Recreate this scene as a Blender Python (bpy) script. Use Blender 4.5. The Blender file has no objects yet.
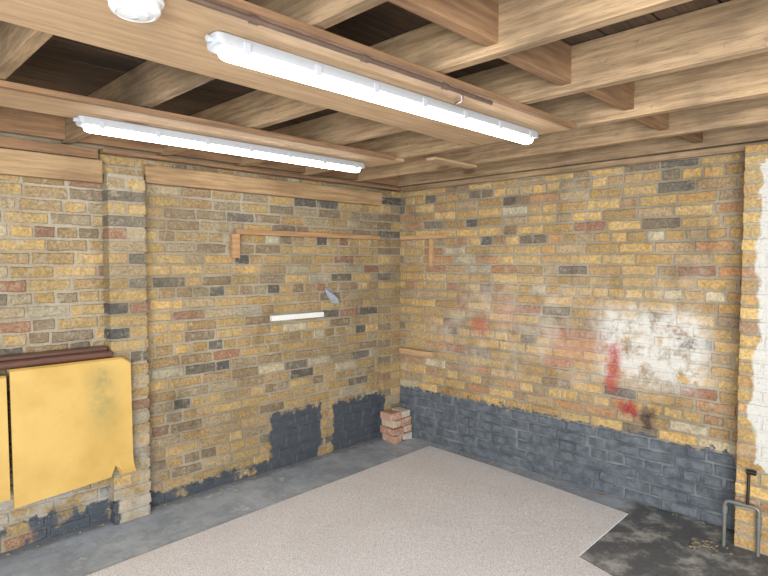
import bpy, math, random
from mathutils import Vector
random.seed(7)
sc=bpy.context.scene
try: sc.view_settings.view_transform='Standard'
except Exception: pass

def S(r,g,b,a=1.0):
    f=lambda c:(c/255/12.92) if c/255<=0.04045 else ((c/255+0.055)/1.055)**2.4
    return (f(r),f(g),f(b),a)

# ---------------------------------------------------------------- node helpers
class NT:
    def __init__(s,name):
        s.m=bpy.data.materials.new(name); s.m.use_nodes=True
        s.t=s.m.node_tree; s.t.nodes.clear()
        s.out=s.n('ShaderNodeOutputMaterial'); s.b=s.n('ShaderNodeBsdfPrincipled')
        s.l(s.b.outputs[0],s.out.inputs[0])
    def n(s,t): return s.t.nodes.new(t)
    def l(s,a,b): s.t.links.new(a,b)
    def put(s,inp,v):
        if isinstance(v,bpy.types.NodeSocket): s.l(v,inp)
        elif isinstance(v,(int,float)):
            try: inp.default_value=v
            except TypeError: inp.default_value=(v,v,v)
        else:
            v=tuple(v)
            try: inp.default_value=v
            except Exception: inp.default_value=v[:3]
    def math(s,op,a,b=0.0,clamp=False):
        n=s.n('ShaderNodeMath'); n.operation=op; n.use_clamp=clamp
        s.put(n.inputs[0],a); s.put(n.inputs[1],b); return n.outputs[0]
    def pos(s): 
        return s.n('ShaderNodeNewGeometry').outputs['Position']
    def scale(s,v,sc3):
        n=s.n('ShaderNodeVectorMath'); n.operation='MULTIPLY'; s.put(n.inputs[0],v); n.inputs[1].default_value=sc3; return n.outputs[0]
    def noise(s,v,scale,detail=4,rough=0.55):
        n=s.n('ShaderNodeTexNoise'); s.put(n.inputs['Vector'],v); n.inputs['Scale'].default_value=scale
        n.inputs['Detail'].default_value=detail; n.inputs['Roughness'].default_value=rough; return n.outputs[0]
    def ramp(s,v,a,b,lo=0.0,hi=1.0):
        n=s.n('ShaderNodeMapRange'); n.interpolation_type='SMOOTHSTEP'
        s.put(n.inputs[0],v); n.inputs[1].default_value=a; n.inputs[2].default_value=b; n.inputs[3].default_value=lo; n.inputs[4].default_value=hi
        return n.outputs[0]
    def mix(s,f,a,b,mode='MIX'):
        n=s.n('ShaderNodeMix'); n.data_type='RGBA'; n.blend_type=mode
        s.put(n.inputs[0],f); s.put(n.inputs[6],a); s.put(n.inputs[7],b); return n.outputs[2]
    def bump(s,h,strength=0.5,dist=0.01):
        n=s.n('ShaderNodeBump'); n.inputs['Strength'].default_value=strength; n.inputs['Distance'].default_value=dist
        s.put(n.inputs['Height'],h); s.l(n.outputs[0],s.b.inputs['Normal'])
    def fin(s,col,rough=0.8,metal=0.0):
        s.put(s.b.inputs['Base Color'],col); s.put(s.b.inputs['Roughness'],rough); s.put(s.b.inputs['Metallic'],metal); return s.m

# ---------------------------------------------------------------- mesh helpers
def mesh_obj(name,V,F,mats,cols=None,mi=None,parent=None,smooth=False):
    me=bpy.data.meshes.new(name); me.from_pydata([tuple(v) for v in V],[],F); 
    for m in (mats if isinstance(mats,list) else [mats]): me.materials.append(m)
    if mi:
        for p,i in zip(me.polygons,mi): p.material_index=i
    if cols:
        at=me.color_attributes.new('bcol','FLOAT_COLOR','CORNER')
        for p,c in zip(me.polygons,cols):
            for li in p.loop_indices: at.data[li].color=c
    me.validate(); me.update()
    import bmesh
    bm=bmesh.new(); bm.from_mesh(me); bmesh.ops.recalc_face_normals(bm,faces=bm.faces); bm.to_mesh(me); bm.free()
    if smooth:
        for p in me.polygons: p.use_smooth=True
    ob=bpy.data.objects.new(name,me); sc.collection.objects.link(ob)
    if parent: ob.parent=parent
    return ob
def empty(name,loc=(0,0,0)):
    e=bpy.data.objects.new(name,None); e.empty_display_size=.1; sc.collection.objects.link(e); return e
def bevel(ob,w=0.003,seg=2,angle=40):
    m=ob.modifiers.new('bev','BEVEL'); m.width=w; m.segments=seg; m.limit_method='ANGLE'; m.angle_limit=math.radians(angle)
def addbox(V,F,x0,x1,y0,y1,z0,z1,j=0.0):
    b=len(V)
    for x,y,z in [(x0,y0,z0),(x1,y0,z0),(x1,y1,z0),(x0,y1,z0),(x0,y0,z1),(x1,y0,z1),(x1,y1,z1),(x0,y1,z1)]:
        V.append((x+random.uniform(-j,j),y+random.uniform(-j,j),z+random.uniform(-j,j)))
    for f in [(0,3,2,1),(4,5,6,7),(0,1,5,4),(1,2,6,5),(2,3,7,6),(3,0,4,7)]: F.append(tuple(b+i for i in f))
def boxes(name,lst,mat,bw=0.003,parent=None,j=0.0):
    V=[];F=[]
    for b in lst: addbox(V,F,*b,j=j)
    o=mesh_obj(name,V,F,mat,parent=parent)
    if bw: bevel(o,bw)
    return o
def tube(name,pts,r,mat,parent=None,seg=14,res=6):
    cu=bpy.data.curves.new(name,'CURVE'); cu.dimensions='3D'; cu.bevel_depth=r; cu.bevel_resolution=res
    sp=cu.splines.new('POLY'); sp.points.add(len(pts)-1)
    for p,q in zip(sp.points,pts): p.co=(*q,1)
    cu.use_fill_caps=True
    tmp=bpy.data.objects.new('tmp',cu); sc.collection.objects.link(tmp)
    bpy.context.view_layer.update()
    me=bpy.data.meshes.new_from_object(tmp.evaluated_get(bpy.context.evaluated_depsgraph_get()))
    bpy.data.objects.remove(tmp)
    me.materials.clear(); me.materials.append(mat)
    for p in me.polygons: p.use_smooth=True
    o=bpy.data.objects.new(name,me); sc.collection.objects.link(o)
    if parent: o.parent=parent
    return o
def bendpts(pts,r=0.03,n=6):
    out=[Vector(pts[0])]
    for i in range(1,len(pts)-1):
        p=Vector(pts[i]); a=(Vector(pts[i-1])-p).normalized()*r+p; b=(Vector(pts[i+1])-p).normalized()*r+p
        for k in range(n+1):
            t=k/n; out.append(a*(1-t)**2+p*2*t*(1-t)+b*t*t)
    out.append(Vector(pts[-1])); return [tuple(v) for v in out]
def lathe(name,prof,loc,mat,parent=None,seg=48,flip=True):
    V=[];F=[]
    for r,z in prof:
        for i in range(seg):
            a=2*math.pi*i/seg; V.append((loc[0]+r*math.cos(a),loc[1]+r*math.sin(a),loc[2]+z))
    for k in range(len(prof)-1):
        for i in range(seg):
            j=(i+1)%seg; F.append((k*seg+i,k*seg+j,(k+1)*seg+j,(k+1)*seg+i))
    F.append(tuple(range(seg))); F.append(tuple((len(prof)-1)*seg+i for i in range(seg)))
    o=mesh_obj(name,V,F,mat,parent=parent,smooth=True)
    m=o.modifiers.new('es','EDGE_SPLIT'); m.split_angle=math.radians(35)
    return o

# ---------------------------------------------------------------- masonry material
def masonry(name,wall,isbrick):
    k=NT(name); P=k.pos()
    sep=k.n('ShaderNodeSeparateXYZ'); k.l(P,sep.inputs[0])
    u=sep.outputs[0 if wall=='N' else 1]; v=sep.outputs[2]
    nA=k.noise(P,5.0,5,.6); nB=k.noise(k.scale(P,(1,1,1)),16.0,4,.6); nF=k.noise(P,70,5,.65); nL=k.noise(P,1.6,4,.6)
    wu=k.math('ADD',u,k.math('MULTIPLY',k.math('SUBTRACT',nA,.5),.18))
    wv=k.math('ADD',v,k.math('MULTIPLY',k.math('SUBTRACT',nB,.5),.18))
    def rect(u0,u1,v0,v1,s=.01):
        a=k.math('MULTIPLY',k.ramp(wu,u0-s,u0+s),k.ramp(wu,u1-s,u1+s,1,0))
        b=k.math('MULTIPLY',k.ramp(wv,v0-s,v0+s),k.ramp(wv,v1-s,v1+s,1,0))
        return k.math('MULTIPLY',a,b)
    mortar=k.mix(nF,S(136,126,108),S(188,177,156))
    mortar=k.mix(k.ramp(nL,.35,.7),mortar,k.mix(1.0,mortar,S(212,206,194),'MULTIPLY'))
    if isbrick:
        at=k.n('ShaderNodeAttribute'); at.attribute_name='bcol'
        col=k.mix(1.0,at.outputs['Color'],k.mix(k.ramp(nF,.25,.75),(.62,.61,.60,1),(1.28,1.28,1.28,1)),'MULTIPLY')
        col=k.mix(k.ramp(k.noise(P,28,4,.7),.5,.72,0,.5),col,S(124,108,84))
        sm=k.ramp(k.math('ADD',nB,k.math('MULTIPLY',nF,.5)),.76,.97,0,.7)
        col=k.mix(sm,col,mortar)
        col=k.mix(k.ramp(nA,.48,.78,0,.35),col,mortar)
        col=k.mix(k.ramp(k.noise(P,42,5,.75),.62,.74,0,.5),col,S(84,78,68))
    else: col=mortar
    col=k.mix(k.ramp(k.noise(P,2.6,5,.65),.48,.72,0,.42),col,k.mix(1.0,col,S(158,150,138),'MULTIPLY'))
    strk=k.noise(k.scale(P,(7,7,.9)),1.6,5,.7)
    col=k.mix(k.ramp(strk,.55,.75,0,.4),col,k.mix(1.0,col,S(160,152,142),'MULTIPLY'))
    if wall=='E':
        haze=k.math('MULTIPLY',rect(-2.65,-.55,.75,1.5,.3),k.ramp(k.noise(P,4.2,6,.7),.38,.70,0,.6))
        col=k.mix(haze,col,S(205,193,176))
        wp=k.math('MULTIPLY',rect(-2.62,-1.95,.82,1.28,.08),k.ramp(k.noise(P,9,6,.75),.36,.56,0,.86))
        col=k.mix(wp,col,S(220,217,209))
        for (a,b,c,d,cl,st,sf) in [(-2.10,-2.00,.72,1.04,S(172,62,56),.85,.045),(-1.02,-.86,1.02,1.16,S(185,92,78),.6,.05),(-2.33,-2.25,.50,.64,S(64,46,42),.9,.03),(-2.22,-2.10,.57,.66,S(158,44,44),.95,.03),(-1.95,-1.6,.9,1.1,S(190,120,100),.4,.08),(-1.3,-1.1,1.1,1.3,S(195,150,140),.4,.08)]:
            col=k.mix(k.math('MULTIPLY',rect(a,b,c,d,sf),k.ramp(nF,.3,.55,.4*st,st)),col,cl)
        paint=rect(-2.795,.2,-.3,.455,.008)
    elif wall=='W':
        wp=k.math('MULTIPLY',rect(-4.2,-2.912,.48,2.15,.01),k.ramp(nF,.25,.45,.35,.95))
        col=k.mix(wp,col,S(206,203,195)); paint=None
    else:
        paint=k.math('MAXIMUM',rect(-1.40,-.92,-.3,.43),rect(-.78,-.20,-.3,.41))
        paint=k.math('MAXIMUM',paint,k.math('MULTIPLY',rect(-2.35,-1.3,-.3,.085),k.ramp(nA,.38,.46)))
        paint=k.math('MAXIMUM',paint,k.math('MULTIPLY',rect(-6.2,-2.55,-.3,.14),k.ramp(nA,.42,.5)))
        pale=k.math('MULTIPLY',rect(-6,-2.3,.0,.5,.1),k.ramp(nA,.4,.6,0,.6))
        col=k.mix(pale,col,S(176,171,164))
    if paint is not None:
        paint=k.math('MULTIPLY',paint,k.ramp(k.math('ADD',nF,k.math('MULTIPLY',nB,.6)),.54,.64))
        if isbrick: pc=k.mix(k.ramp(nB,.3,.7),S(74,81,88),S(106,112,118)) if wall=='E' else k.mix(nB,S(46,50,56),S(84,90,98))
        else: pc=k.mix(k.ramp(nA,.35,.7),S(74,80,86),S(126,130,132)) if wall=='E' else k.mix(nB,S(50,54,60),S(90,95,100))
        pc=k.mix(k.ramp(nF,.6,.75,0,.45),pc,S(138,142,144))
        col=k.mix(paint,col,pc)
        rough=k.math('SUBTRACT',.92,k.math('MULTIPLY',paint,.35))
    else: rough=.92
    k.bump(k.math('ADD',nF,k.math('MULTIPLY',nB,1.0)),1.0,.008 if isbrick else .010)
    return k.fin(col,rough)
matN=[masonry('brick_north_mat','N',True),masonry('mortar_north_mat','N',False)]
matE=[masonry('brick_east_mat','E',True),masonry('mortar_east_mat','E',False)]
matW=[masonry('brick_pier_mat','W',True),masonry('mortar_pier_mat','W',False)]

PAL_E=[((206,166,98),26),((212,174,108),18),((192,152,92),20),((190,160,116),16),((164,134,98),9),((176,122,90),4),((138,120,98),5),((108,100,90),3.5),((206,188,152),6),((192,142,94),9)]
PAL_N=[((182,150,92),22),((190,156,98),15),((168,138,92),20),((166,146,110),16),((142,120,90),12),((152,110,82),4),((114,104,88),7),((88,84,78),4),((186,172,138),5)]
PAL_P=[((216,176,104),24),((206,160,94),18),((194,154,102),10),((180,138,102),6)]
DES=.10; BR=.93
def pick(pal):
    c=random.choices([p[0] for p in pal],[p[1] for p in pal])[0]
    m=random.uniform(.91,1.09)*BR; g=.3*c[0]+.59*c[1]+.11*c[2]
    c=[x*(1-DES)+g*DES for x in c]; w=random.uniform(-3,3)
    return S(*[max(0,min(255,x*m+q)) for x,q in zip(c,(w,0,-w))])

def brick_face(V,F,C,MI,O,U,Nn,u0,u1,z0,z1,d,col):
    O=Vector(O);U=Vector(U);Nn=Vector(Nn);Z=Vector((0,0,1))
    nu=max(2,int((u1-u0)/.045))
    ring=[(u0+(u1-u0)*i/nu,z0) for i in range(nu)]+[(u1,z0),(u1,(z0+z1)/2)]+[(u1+(u0-u1)*i/nu,z1) for i in range(nu)]+[(u0,z1),(u0,(z0+z1)/2)]
    uc,zc=(u0+u1)/2,(z0+z1)/2; L=len(ring); b=len(V)
    jit=[(random.uniform(-.0035,.0035),random.uniform(-.0035,.0035)) for _ in ring]
    tilt=random.uniform(-.002,.002); tz=random.uniform(-.002,.002)
    for (ins,dd) in [(-.001,-.004),(.001,d-.005),(.006,d)]:
        for (a,z),(ja,jz) in zip(ring,jit):
            aa=a+ja-(ins if a>uc else -ins if a<uc else 0); zz=z+jz-(ins if z>zc else -ins if z<zc else 0)
            t=0 if dd<0 else tilt*(1 if a>uc else -1)+tz*(1 if z>zc else -1)
            V.append(O+U*aa+Z*zz+Nn*(dd+t))
    for r in range(2):
        for i in range(L):
            j=(i+1)%L; F.append((b+r*L+i,b+r*L+j,b+(r+1)*L+j,b+(r+1)*L+i)); C.append(col);MI.append(0)
    F.append(tuple(b+2*L+i for i in range(L))); C.append(col);MI.append(0)

CH=.0755; MJ=.014
def brick_wall(name,O,U,Nn,width,z1,ztop,thick,mats,pal,ustart=0.0):
    V=[];F=[];C=[];MI=[]
    O=Vector(O);U=Vector(U);Nn=Vector(Nn)
    b=len(V)
    for zz in (-.02,ztop):
        for (a,n) in ((0,0),(width,0),(width,-thick),(0,-thick)): V.append(O+U*a+Nn*n+Vector((0,0,zz)))
    for f in [(0,3,2,1),(4,5,6,7),(0,1,5,4),(1,2,6,5),(2,3,7,6),(3,0,4,7)]: F.append(tuple(b+i for i in f)); C.append((.4,.35,.3,1)); MI.append(1)
    z=.004; course=0
    while z<z1-.03:
        zt=min(z+CH-MJ,z1)
        hd=(course%5==3)
        u=ustart-(.1125 if course%2 else 0)+random.uniform(-.03,.03)
        while u<width-.015:
            L=(.1035 if (hd or random.random()<.16) else .216)+random.uniform(-.006,.006)
            a=max(u,.0); e=min(u+L,width)
            if e-a>.03:
                d=random.uniform(.005,.011)
                dz=random.uniform(-.002,.002)
                brick_face(V,F,C,MI,O,U,Nn,a,e,z+dz,zt+dz,d,pick(pal))
            u+=L+MJ+random.uniform(-.002,.003)
        z+=CH; course+=1
    return mesh_obj(name,V,F,mats,cols=C,mi=MI)
def solidbrick(V,F,C,MI,x0,x1,y0,y1,z0,z1,col,j=.003):
    n=len(F); addbox(V,F,x0,x1,y0,y1,z0,z1,j); 
    for _ in range(6): C.append(col);MI.append(0)
def pier(name,x0,x1,y0,y1,z1,mats,pal,along='x',parent=None):
    V=[];F=[];C=[];MI=[]
    addbox(V,F,x0+.006,x1-.006,y0+.006,y1-.001,-.02,z1)
    for _ in range(6): C.append((.4,.35,.3,1));MI.append(1)
    z=.004;c=0
    while z<z1-.02:
        zt=min(z+CH-MJ,z1)
        w=(x1-x0) if along=='x' else (y1-y0)
        segs=[]; u=0 if c%2 else 0
        first=.105 if c%2 else .216
        L=min(first,w); 
        while u<w-.02:
            e=min(u+L,w)
            if w-e<.04: e=w
            segs.append((u,e)); u=e+MJ; L=.216 if random.random()<.7 else .105
        if along!='x': segs=[(w-e,w-a) for a,e in segs]
        for a,e in segs:
            o=random.uniform(-.004,.005)
            if along=='x': solidbrick(V,F,C,MI,x0+a,x0+e,y0-o,y1,z,zt,pick(pal))
            else: solidbrick(V,F,C,MI,x0-o,x1,y0+a,y0+e,z,zt,pick(pal))
        z+=CH;c+=1
    o=mesh_obj(name,V,F,mats,cols=C,mi=MI,parent=parent); bevel(o,.005,2); return o

wn=brick_wall('wall_north',(-6.0,0,0),(1,0,0),(0,-1,0),6.0,2.25,2.475,.22,matN,PAL_N)
we=brick_wall('wall_east',(0,0.0,0),(0,-1,0),(-1,0,0),6.0,2.235,2.475,.22,matE,PAL_E,ustart=.02)
pier('pier_left',-2.59,-2.365,-.11,0.0,2.13,matN,PAL_N,parent=wn)
pier('pier_corner',-.24,0.0,-.06,0.0,2.24,matN,PAL_N,parent=wn)
pier('pier_right',-.22,0.0,-3.6,-2.84,2.235,matW,PAL_P,along='y',parent=we)

# loose stack of bricks in corner
V=[];F=[];C=[];MI=[]
z=.003
pal=[S(186,136,110),S(196,184,166),S(172,118,94),S(184,152,118),S(196,170,142),S(178,128,104)]
for c in range(4):
    h=.062
    w=[(-.28,-.15),(-.14,-.035)] if c%2 else [(-.27,-.17),(-.16,-.04)]
    for q,(a,e) in enumerate(w):
        o=random.uniform(-.014,.014)
        solidbrick(V,F,C,MI,a+o,e+o*.5,-.25+o+.012*c,-.075,z,z+h,pal[(c*2+q)%6],.008)
    z+=h+.004
k=NT('loose_brick_mat'); at=k.n('ShaderNodeAttribute'); at.attribute_name='bcol'
nf=k.noise(k.pos(),60,5,.65)
col=k.mix(1.0,at.outputs['Color'],k.mix(k.ramp(nf,.3,.7),(.65,.63,.6,1),(1.2,1.2,1.2,1)),'MULTIPLY')
col=k.mix(k.ramp(k.noise(k.pos(),24,4,.7),.45,.65,.1,.6),col,S(190,180,166)); k.bump(nf,.8,.006)
lb=k.fin(col,.9)
o=mesh_obj('brick_stack',V,F,[lb,lb],cols=C,mi=MI); bevel(o,.008,2)

# ---------------------------------------------------------------- floor
k=NT('concrete_mat'); P=k.pos()
n1=k.noise(P,1.3,6,.65); n2=k.noise(P,6,6,.7); n3=k.noise(P,45,4,.6)
col=k.mix(k.ramp(n1,.3,.7),S(138,146,155),S(182,188,194))
col=k.mix(k.ramp(n2,.42,.66,0,.55),col,S(110,117,126))
col=k.mix(k.ramp(n2,.56,.72,0,.75),col,S(212,214,216))
col=k.mix(k.ramp(n3,.6,.75,0,.4),col,S(90,94,98))
sep=k.n('ShaderNodeSeparateXYZ'); k.l(P,sep.inputs[0])
dk=k.math('MULTIPLY',k.ramp(k.math('ADD',sep.outputs[1],k.math('MULTIPLY',n1,.3)),-2.1,-2.0,1,0),k.ramp(sep.outputs[0],-1.3,-1.2))
col=k.mix(k.math('MULTIPLY',dk,.85),col,k.mix(k.ramp(n2,.44,.68),S(60,60,59),S(160,157,150)))
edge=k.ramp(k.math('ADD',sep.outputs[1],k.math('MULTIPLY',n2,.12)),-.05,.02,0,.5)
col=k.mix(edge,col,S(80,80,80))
k.bump(k.math('ADD',n3,n2),.35,.006)
concrete=k.fin(col,k.ramp(n2,.3,.7,.45,.85))
V=[];F=[];addbox(V,F,-6.0,.0,-6.0,0.0,-.1,0.0); mesh_obj('floor',V,F,concrete)

k=NT('carpet_mat'); P=k.pos()
n1=k.noise(P,2.2,5,.65); n3=k.noise(P,130,3,.7); n4=k.noise(P,30,4,.7)
col=k.mix(k.ramp(n3,.3,.7),S(188,183,182),S(242,238,236))
col=k.mix(k.ramp(n1,.35,.7,0,.25),col,S(190,184,183))
col=k.mix(k.ramp(n4,.60,.72,0,.4),col,S(142,133,129))
k.bump(k.math('ADD',n3,n4),.8,.006)
carpetm=k.fin(col,.97)
pts=[(-.10,-.50),(-.13,-1.2),(-.19,-1.8),(-.24,-2.26),(-.6,-2.27),(-.96,-2.28),(-1.0,-2.42),(-1.1,-2.8),(-1.2,-5.5),(-5.6,-5.5),(-5.6,-.74),(-4.2,-.66),(-2.89,-.59),(-1.5,-.54)]
n=len(pts)
V=[(x,y,.0005) for x,y in pts]+[(x,y,.009) for x,y in pts]
F=[tuple(reversed(range(n))),tuple(range(n,2*n))]+[(i,(i+1)%n,n+(i+1)%n,n+i) for i in range(n)]
o=mesh_obj('carpet',V,F,carpetm); bevel(o,.003)

k=NT('crumb_mat'); crumb=k.fin(k.mix(k.noise(k.pos(),30),S(96,84,68),S(160,146,120)),.9)
V=[];F=[]
for i in range(110):
    r=random.random()
    if r<.3: x,y=random.uniform(-3.6,-.3),-random.uniform(.02,.07)
    elif r<.65: x,y=-random.uniform(.02,.08),-random.uniform(.3,2.8)
    else: x,y=random.gauss(-.33,.05),random.gauss(-2.72,.05)
    s=random.uniform(.003,.008)
    addbox(V,F,x-s,x+s*1.3,y-s,y+s,.0,s*1.0,j=s*.35)
mesh_obj('floor_debris',V,F,crumb)

# ---------------------------------------------------------------- wood
def wood(name,a,b,axis,dark=.25,blotch=0.3,rough=.75,bcol=(90,64,40),lo=.78):
    k=NT(name); P=k.pos()
    isl=k.n('ShaderNodeNewGeometry').outputs['Random Per Island']
    cmb=k.n('ShaderNodeCombineXYZ'); k.put(cmb.inputs[0],k.math('MULTIPLY',isl,17)); k.put(cmb.inputs[1],k.math('MULTIPLY',isl,5)); k.put(cmb.inputs[2],k.math('MULTIPLY',isl,9))
    ad=k.n('ShaderNodeVectorMath'); ad.operation='ADD'; k.l(P,ad.inputs[0]); k.l(cmb.outputs[0],ad.inputs[1]); Q=ad.outputs[0]
    s=[14,14,14]; s['xyz'.index(axis)]=.9
    g=k.noise(k.scale(Q,s),3.2,6,.6); g2=k.noise(k.scale(Q,[q*4 for q in s]),4,3,.6)
    s2=[6,6,6]; s2['xyz'.index(axis)]=1.6
    kn=k.n('ShaderNodeTexVoronoi'); k.put(kn.inputs['Vector'],k.scale(Q,s2)); kn.inputs['Scale'].default_value=.9
    col=k.mix(k.ramp(g,.3,.7),S(*a),S(*b))
    col=k.mix(k.ramp(g2,.5,.75,0,dark),col,S(*bcol))
    col=k.mix(k.ramp(kn.outputs['Distance'],.05,.14,.75,0),col,S(96,66,44))
    col=k.mix(k.ramp(k.noise(Q,1.7,4,.6),.45,.75,0,blotch),col,S(*bcol))
    col=k.mix(k.ramp(k.noise(Q,22,5,.7),.6,.75,0,blotch*.7),col,S(*bcol))
    col=k.mix(1.0,col,k.mix(isl,(lo,lo*.98,lo*.97,1),(1.1,1.08,1.06,1)),'MULTIPLY')
    k.bump(k.math('ADD',g,g2),.45,.003)
    return k.fin(col,rough)
joistm=wood('joist_wood_mat',(146,120,88),(194,164,126),'y',dark=.5,blotch=.6,bcol=(84,70,56),lo=.6)
nogm=wood('nogging_wood_mat',(118,88,62),(158,122,86),'x',blotch=.5)
boardm=wood('board_wood_mat',(182,150,114),(206,176,138),'x',dark=.2,blotch=.2)
platem=wood('plate_wood_mat',(140,112,78),(180,150,110),'x',blotch=.4)
battm=wood('batten_wood_mat',(156,116,80),(184,146,106),'x',blotch=.2,dark=.2,lo=.9)
battY=wood('batten_wood_y_mat',(176,138,98),(200,164,120),'y',blotch=.2,dark=.2,lo=.95)
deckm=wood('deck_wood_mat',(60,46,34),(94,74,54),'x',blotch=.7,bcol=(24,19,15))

JX=[-.06,-.55,-1.10,-1.66,-2.22,-2.78,-3.33,-3.88,-4.44,-5.0,-5.56]
DK=2.462
L=[]
for i,x in enumerate(JX):
    w=.024; L.append((x-w,x+w,-5.9,-.001,2.28+random.uniform(-.003,.003),DK-.002))
boxes('ceiling_joists',L,joistm,.003)
L=[]
for i in range(len(JX)-1):
    x1=JX[i]-.024; x0=JX[i+1]+.024
    yy=-2.57+(.03 if i%2 else 0)
    L.append((x0,x1,yy-.024,yy+.024,2.31,DK-.004))
    L.append((x0,x1,-.1,-.055,2.29,DK-.004))
boxes('joist_noggings',L,nogm,.003)
L=[];y=0.0
while y>-5.9:
    L.append((-6,0,y-.188,y-.003,DK,DK+.02+random.uniform(0,.002))); y-=.193
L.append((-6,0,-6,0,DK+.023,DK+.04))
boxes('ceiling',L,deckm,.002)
boxes('trim_1',[(-6.0,-2.60,-.07,-.014,2.07,2.205),(-2.34,-.24,-.055,-.014,2.10,2.215)],platem,.004)
boxes('trim_2',[(-6.0,-2.62,-.06,-.014,2.21,2.27),(-2.6,-.0,-.08,-.014,2.25,2.275)],nogm,.004)
boxes('trim_3',[(-.055,-.014,-5.9,-.11,2.237,2.275)],joistm,.003)

def slab(name,pts,z0,z1,mat):
    n=len(pts); V=[(x,y,z0) for x,y in pts]+[(x,y,z1) for x,y in pts]
    F=[tuple(reversed(range(n))),tuple(range(n,2*n))]+[(i,(i+1)%n,n+(i+1)%n,n+i) for i in range(n)]
    o=mesh_obj(name,V,F,mat); bevel(o,.002); return o
slab('plywood_board',[(-1.18,-2.31),(-1.17,-1.70),(-4.6,-1.86),(-4.6,-2.31)],2.255,2.275,boardm)
slab('plywood_board.001',[(-1.08,-1.10),(-1.10,-.80),(-4.6,-.80),(-4.6,-1.10)],2.255,2.275,boardm)
boxes('timber_strip',[(-4.6,-1.19,-2.345,-2.315,2.252,2.275)],nogm,.002)
boxes('timber_strip.001',[(-3.9,-1.2,-1.14,-1.105,2.252,2.275)],nogm,.002)
boxes('timber_offcut',[(-1.0,-.55,-1.30,-1.22,2.258,2.275)],boardm,.002)

# conduit
k=NT('conduit_mat'); condm=k.fin(k.mix(k.noise(k.pos(),12),S(70,54,46),S(120,98,84)),.45,.3)
k=NT('white_plastic_mat'); plast=k.fin(S(215,215,212),.35)
k=NT('grey_plastic_mat'); gplast=k.fin(S(165,168,172),.4)
cp=empty('electrical_conduit')
CZ=2.236
tube('pipe',[(-4.4,-2.338,CZ),(-2.2,-2.338,CZ),(-1.9,-2.333,CZ)],.008,condm,cp)
for x in (-3.0,-2.6,-2.2): tube('clip',[(x-.012,-2.338,CZ),(x+.012,-2.338,CZ)],.012,condm,cp)
tube('flex',bendpts([(-2.1,-2.338,CZ),(-2.02,-2.28,CZ-.004),(-1.98,-2.215,2.242)],.03),.005,condm,cp)

# ---------------------------------------------------------------- lights
k=NT('light_diffuser_mat')
e=k.n('ShaderNodeEmission'); e.inputs[0].default_value=(1,.975,.95,1); e.inputs[1].default_value=20.0
k.l(e.outputs[0],k.out.inputs[0]); diffm=k.m
def prof_extrude(name,prof,x0,x1,yc,mat,parent,nend=8,rend=.03,closed=True):
    xs=[]
    for i in range(nend+1):
        t=i/nend; xs.append((x0+rend*(1-math.cos(t*math.pi/2)),.55+.45*math.sin(t*math.pi/2)))
    xs+= [(x1-(x-x0),s) for x,s in reversed(xs)]
    V=[];F=[];n=len(prof); zc=max(p[1] for p in prof)
    for x,s in xs:
        for (y,z) in prof: V.append((x,yc+y*s,zc+(z-zc)*s))
    for k2 in range(len(xs)-1):
        for i in range(n):
            j=(i+1)%n; F.append((k2*n+i,k2*n+j,(k2+1)*n+j,(k2+1)*n+i))
    F.append(tuple(range(n)));F.append(tuple((len(xs)-1)*n+i for i in range(n)))
    o=mesh_obj(name,V,F,mat,parent=parent,smooth=True)
    m=o.modifiers.new('es','EDGE_SPLIT'); m.split_angle=math.radians(50); return o
def batten(name,x0,x1,yc,zt):
    e=empty(name)
    tp=[(-.034,zt),(-.040,zt-.014),(-.043,zt-.036),(.043,zt-.036),(.040,zt-.014),(.034,zt)]
    prof_extrude('tray',tp,x0,x1,yc,gplast,e,rend=.025)
    dp=[(.031,zt-.0365)]+[(.031*math.cos(a)**.7 if math.cos(a)>0 else 0,zt-.038-.026*math.sin(a)) for a in [math.pi/2*i/8 for i in range(0,8)]]
    dp+= [(0,zt-.064)]+[(-y,z) for y,z in reversed(dp)]
    prof_extrude('diffuser',dp,x0+.03,x1-.03,yc,diffm,e,rend=.03)
    L=[]
    nclip=7
    for i in range(nclip):
        x=x0+.09+(x1-x0-.18)*i/(nclip-1)
        for s in (-1,1): L.append((x-.012,x+.012,yc+s*.043-.004,yc+s*.043+.004,zt-.046,zt-.012))
    boxes('clips',L,gplast,.002,e)
    tube('gland',[(x0-.015,yc,zt-.016),(x0+.01,yc,zt-.016)],.009,gplast,e)
    return e
batten('fluorescent_light',-3.015,-1.25,-2.14,2.252)
batten('fluorescent_light.001',-2.98,-1.24,-.865,2.252)

# smoke detector
sd=empty('smoke_detector')
SX,SY=-3.26,-2.215
lathe('base',[(.068,0),(.068,-.012),(.064,-.016)],(SX,SY,2.254),plast,sd)
lathe('dome',[(.060,-.016),(.060,-.032),(.054,-.042),(.046,-.046),(.044,-.044),(.030,-.046),(.028,-.051),(.012,-.053)],(SX,SY,2.254),plast,sd)
lathe('lens',[(.007,-.0525),(.006,-.056)],(SX,SY,2.254),gplast,sd,seg=20)

# ---------------------------------------------------------------- wall battens etc
w=empty('wooden_batten')
boxes('horizontal',[(-1.69,-.25,-.046,-.014,1.80,1.836)],battm,.002,w)
boxes('vertical',[(-1.73,-1.67,-.048,-.014,1.63,1.80)],battm,.002,w)
w=empty('wooden_batten.001')
boxes('horizontal',[(-.046,-.014,-.62,-.09,1.803,1.838)],battY,.002,w)
boxes('vertical',[(-.048,-.014,-.472,-.438,1.56,1.80)],battY,.002,w)
boxes('wooden_strip',[(-.055,-.014,-.48,-.09,.77,.815)],battY,.002)
k=NT('white_paint_mat'); wpm=k.fin(k.mix(k.noise(k.pos(),20),S(210,209,204),S(234,234,230)),.6)
boxes('shelf_strip',[(-1.40,-.90,-.045,-.012,1.155,1.195)],wpm,.002)
k=NT('galv_mat'); galv=k.fin(k.mix(k.noise(k.pos(),40),S(130,136,142),S(190,196,202)),.4,.4)
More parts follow.
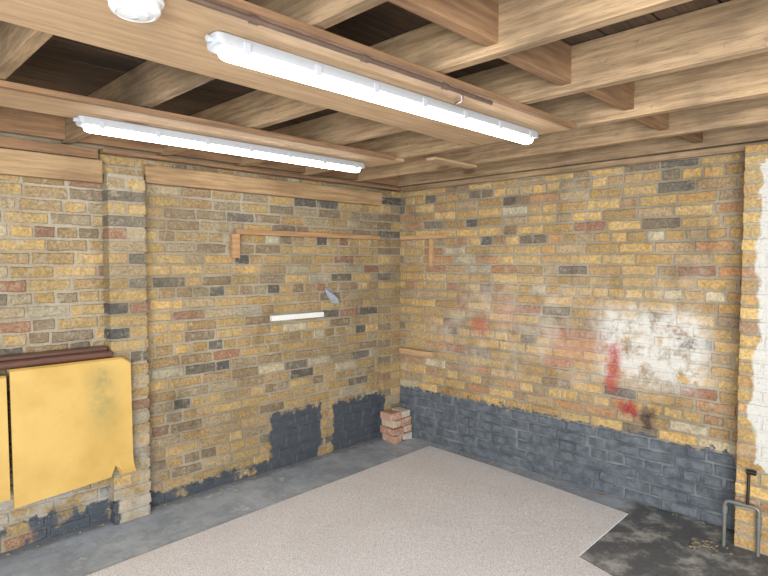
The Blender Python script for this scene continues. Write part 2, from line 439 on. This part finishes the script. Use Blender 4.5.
b=empty('metal_bracket')
V=[(-.87,-.02,1.385),(-.80,-.02,1.385),(-.75,-.02,1.27),(-.80,-.02,1.26),(-.84,-.02,1.32),(-.86,-.08,1.37),(-.78,-.08,1.30),(-.76,-.075,1.26)]
F=[(0,1,2,3,4),(0,5,6,4),(4,6,7,3)]
o=mesh_obj('plate',V,F,galv,parent=b); m=o.modifiers.new('s','SOLIDIFY'); m.thickness=.004; m.offset=0

# rail & yellow foam sheet
k=NT('rail_mat'); railm=k.fin(k.mix(k.noise(k.scale(k.pos(),(2,20,20)),4),S(60,40,34),S(110,72,58)),.4)
r=empty('dark_rail')
boxes('ledge',[(-4.3,-2.61,-.115,-.014,1.075,1.095)],railm,.004,r)
tube('round_rail',[(-4.3,-.135,1.055),(-2.60,-.135,1.055)],.022,railm,r)
boxes('brackets',[(-3.5,-3.46,-.12,-.014,1.0,1.078),(-2.75,-2.71,-.12,-.014,1.02,1.078)],railm,.003,r)

k=NT('foam_mat'); P=k.pos()
n1=k.noise(P,3.5,5,.6); n2=k.noise(P,14,5,.7)
col=k.mix(k.ramp(n1,.3,.7),S(180,144,72),S(196,162,90))
col=k.mix(k.ramp(n2,.55,.8,0,.35),col,S(156,120,60))
sep=k.n('ShaderNodeSeparateXYZ'); k.l(P,sep.inputs[0])
sx=k.math('MULTIPLY',k.ramp(sep.outputs[0],-2.80,-2.68),k.ramp(sep.outputs[0],-2.66,-2.54,1,0))
sz=k.math('MULTIPLY',k.ramp(sep.outputs[2],.50,.8),k.ramp(sep.outputs[2],.95,1.03,1,0))
col=k.mix(k.math('MULTIPLY',k.math('MULTIPLY',sx,sz),k.ramp(n2,.3,.7,.15,.75)),col,S(122,116,72))
k.bump(n2,.12,.003); foam=k.fin(col,.5)
# stiff panel: flat face, sharp folded top lip, chamfered/torn corners, bent tab lower right
def panel(name,x0,x1,z0,z1,yb,par,bent):
    V=[];F=[]
    nx=24
    rows=[(z1-.004,yb+.05),(z1,yb+.012),(z1-.008,yb)]+[(z1-.008-(z1-.008-z0)*i/14,yb-.014*i/14) for i in range(1,15)]
    for j,(z,y) in enumerate(rows):
        for i in range(nx+1):
            s=i/nx; x=x0+(x1-x0)*s; yy=y; zz=z
            t=(z1-z)/(z1-z0)
            if bent:
                lim=z0+.045*s if s<.80 else (z0+.10 if s<.855 else z0)     # rising worn edge, then notch
                zz=max(zz,lim)
                if s>.855 and t>.84: q=(t-.84)/.16; yy-=.045*q; zz+=.05*q*q
                if s>.93 and t<.06: zz-=.03*(s-.93)/.07                    # cut top corner
            V.append((x,yy,zz))
    R=len(rows)
    for j in range(R-1):
        for i in range(nx):
            a=j*(nx+1)+i
            f=(a,a+1,a+nx+2,a+nx+1)
            if (Vector(V[f[0]])-Vector(V[f[3]])).length<1e-5 and (Vector(V[f[1]])-Vector(V[f[2]])).length<1e-5: continue
            F.append(f)
    o=mesh_obj(name,V,F,foam,parent=par)
    import bmesh
    bm=bmesh.new(); bm.from_mesh(o.data); bmesh.ops.remove_doubles(bm,verts=bm.verts,dist=1e-5)
    bmesh.ops.delete(bm,geom=[v for v in bm.verts if not v.link_faces],context='VERTS'); bm.to_mesh(o.data); bm.free()
    m=o.modifiers.new('s','SOLIDIFY'); m.thickness=.011; m.offset=0
    return o
fs=empty('yellow_foam_sheet')
panel('panel',-3.125,-2.505,.30,1.03,-.178,fs,True)
panel('side_panel',-3.75,-3.14,.35,1.0,-.172,fs,False)

# ---------------------------------------------------------------- water pipes
k=NT('pipe_mat'); pm=k.fin(k.mix(k.ramp(k.noise(k.pos(),25),.4,.65),S(128,124,116),S(108,122,118)),.45,.4)
k=NT('tap_mat'); tapm=k.fin(S(50,46,42),.4,.5)
wp=empty('water_pipe')
tube('run',bendpts([(-.255,-2.80,0.0),(-.255,-2.80,.262),(-.255,-2.965,.262),(-.255,-2.965,0.0)],.028),.010,pm,wp)
tube('fitting_1',[(-.255,-2.80,.19),(-.255,-2.80,.235)],.015,pm,wp)
tube('fitting_2',[(-.255,-2.965,.17),(-.255,-2.965,.215)],.015,pm,wp)
tube('fitting_3',[(-.255,-2.85,.262),(-.255,-2.885,.262)],.014,pm,wp)
boxes('wall_clips',[(-.25,-.226,-2.975,-2.955,.10,.115),(-.25,-.226,-2.935,-2.915,.255,.27)],pm,.001,wp)
tube('riser',bendpts([(-.255,-2.91,.262),(-.245,-2.91,.45),(-.228,-2.91,.45)],.012),.008,tapm,wp)
tube('tap',[(-.25,-2.90,.45),(-.25,-2.945,.45)],.014,tapm,wp)

# ---------------------------------------------------------------- lighting
wd=bpy.data.worlds.new('sky'); sc.world=wd; wd.use_nodes=True
bg=wd.node_tree.nodes['Background']; bg.inputs[0].default_value=(.85,.92,1.0,1); bg.inputs[1].default_value=1.6
def area(name,loc,target,sx,sy,pw,col):
    l=bpy.data.lights.new(name,'AREA'); l.shape='RECTANGLE'; l.size=sx; l.size_y=sy; l.energy=pw; l.color=col
    o=bpy.data.objects.new(name,l); sc.collection.objects.link(o); o.location=loc
    o.rotation_euler=(Vector(target)-Vector(loc)).to_track_quat('-Z','Y').to_euler()
area('daylight_door',(-5.4,-5.0,1.5),(-.5,-.8,.6),2.6,1.6,370,(.95,.98,1.0))

cam=bpy.data.cameras.new('camera'); co=bpy.data.objects.new('camera',cam); sc.collection.objects.link(co)
co.location=(-3.845,-3.659,1.6); co.rotation_euler=(math.radians(90-2.6),0,math.radians(44.8-90))
cam.sensor_width=36; cam.lens=570/768*36; cam.clip_start=.05
sc.camera=co
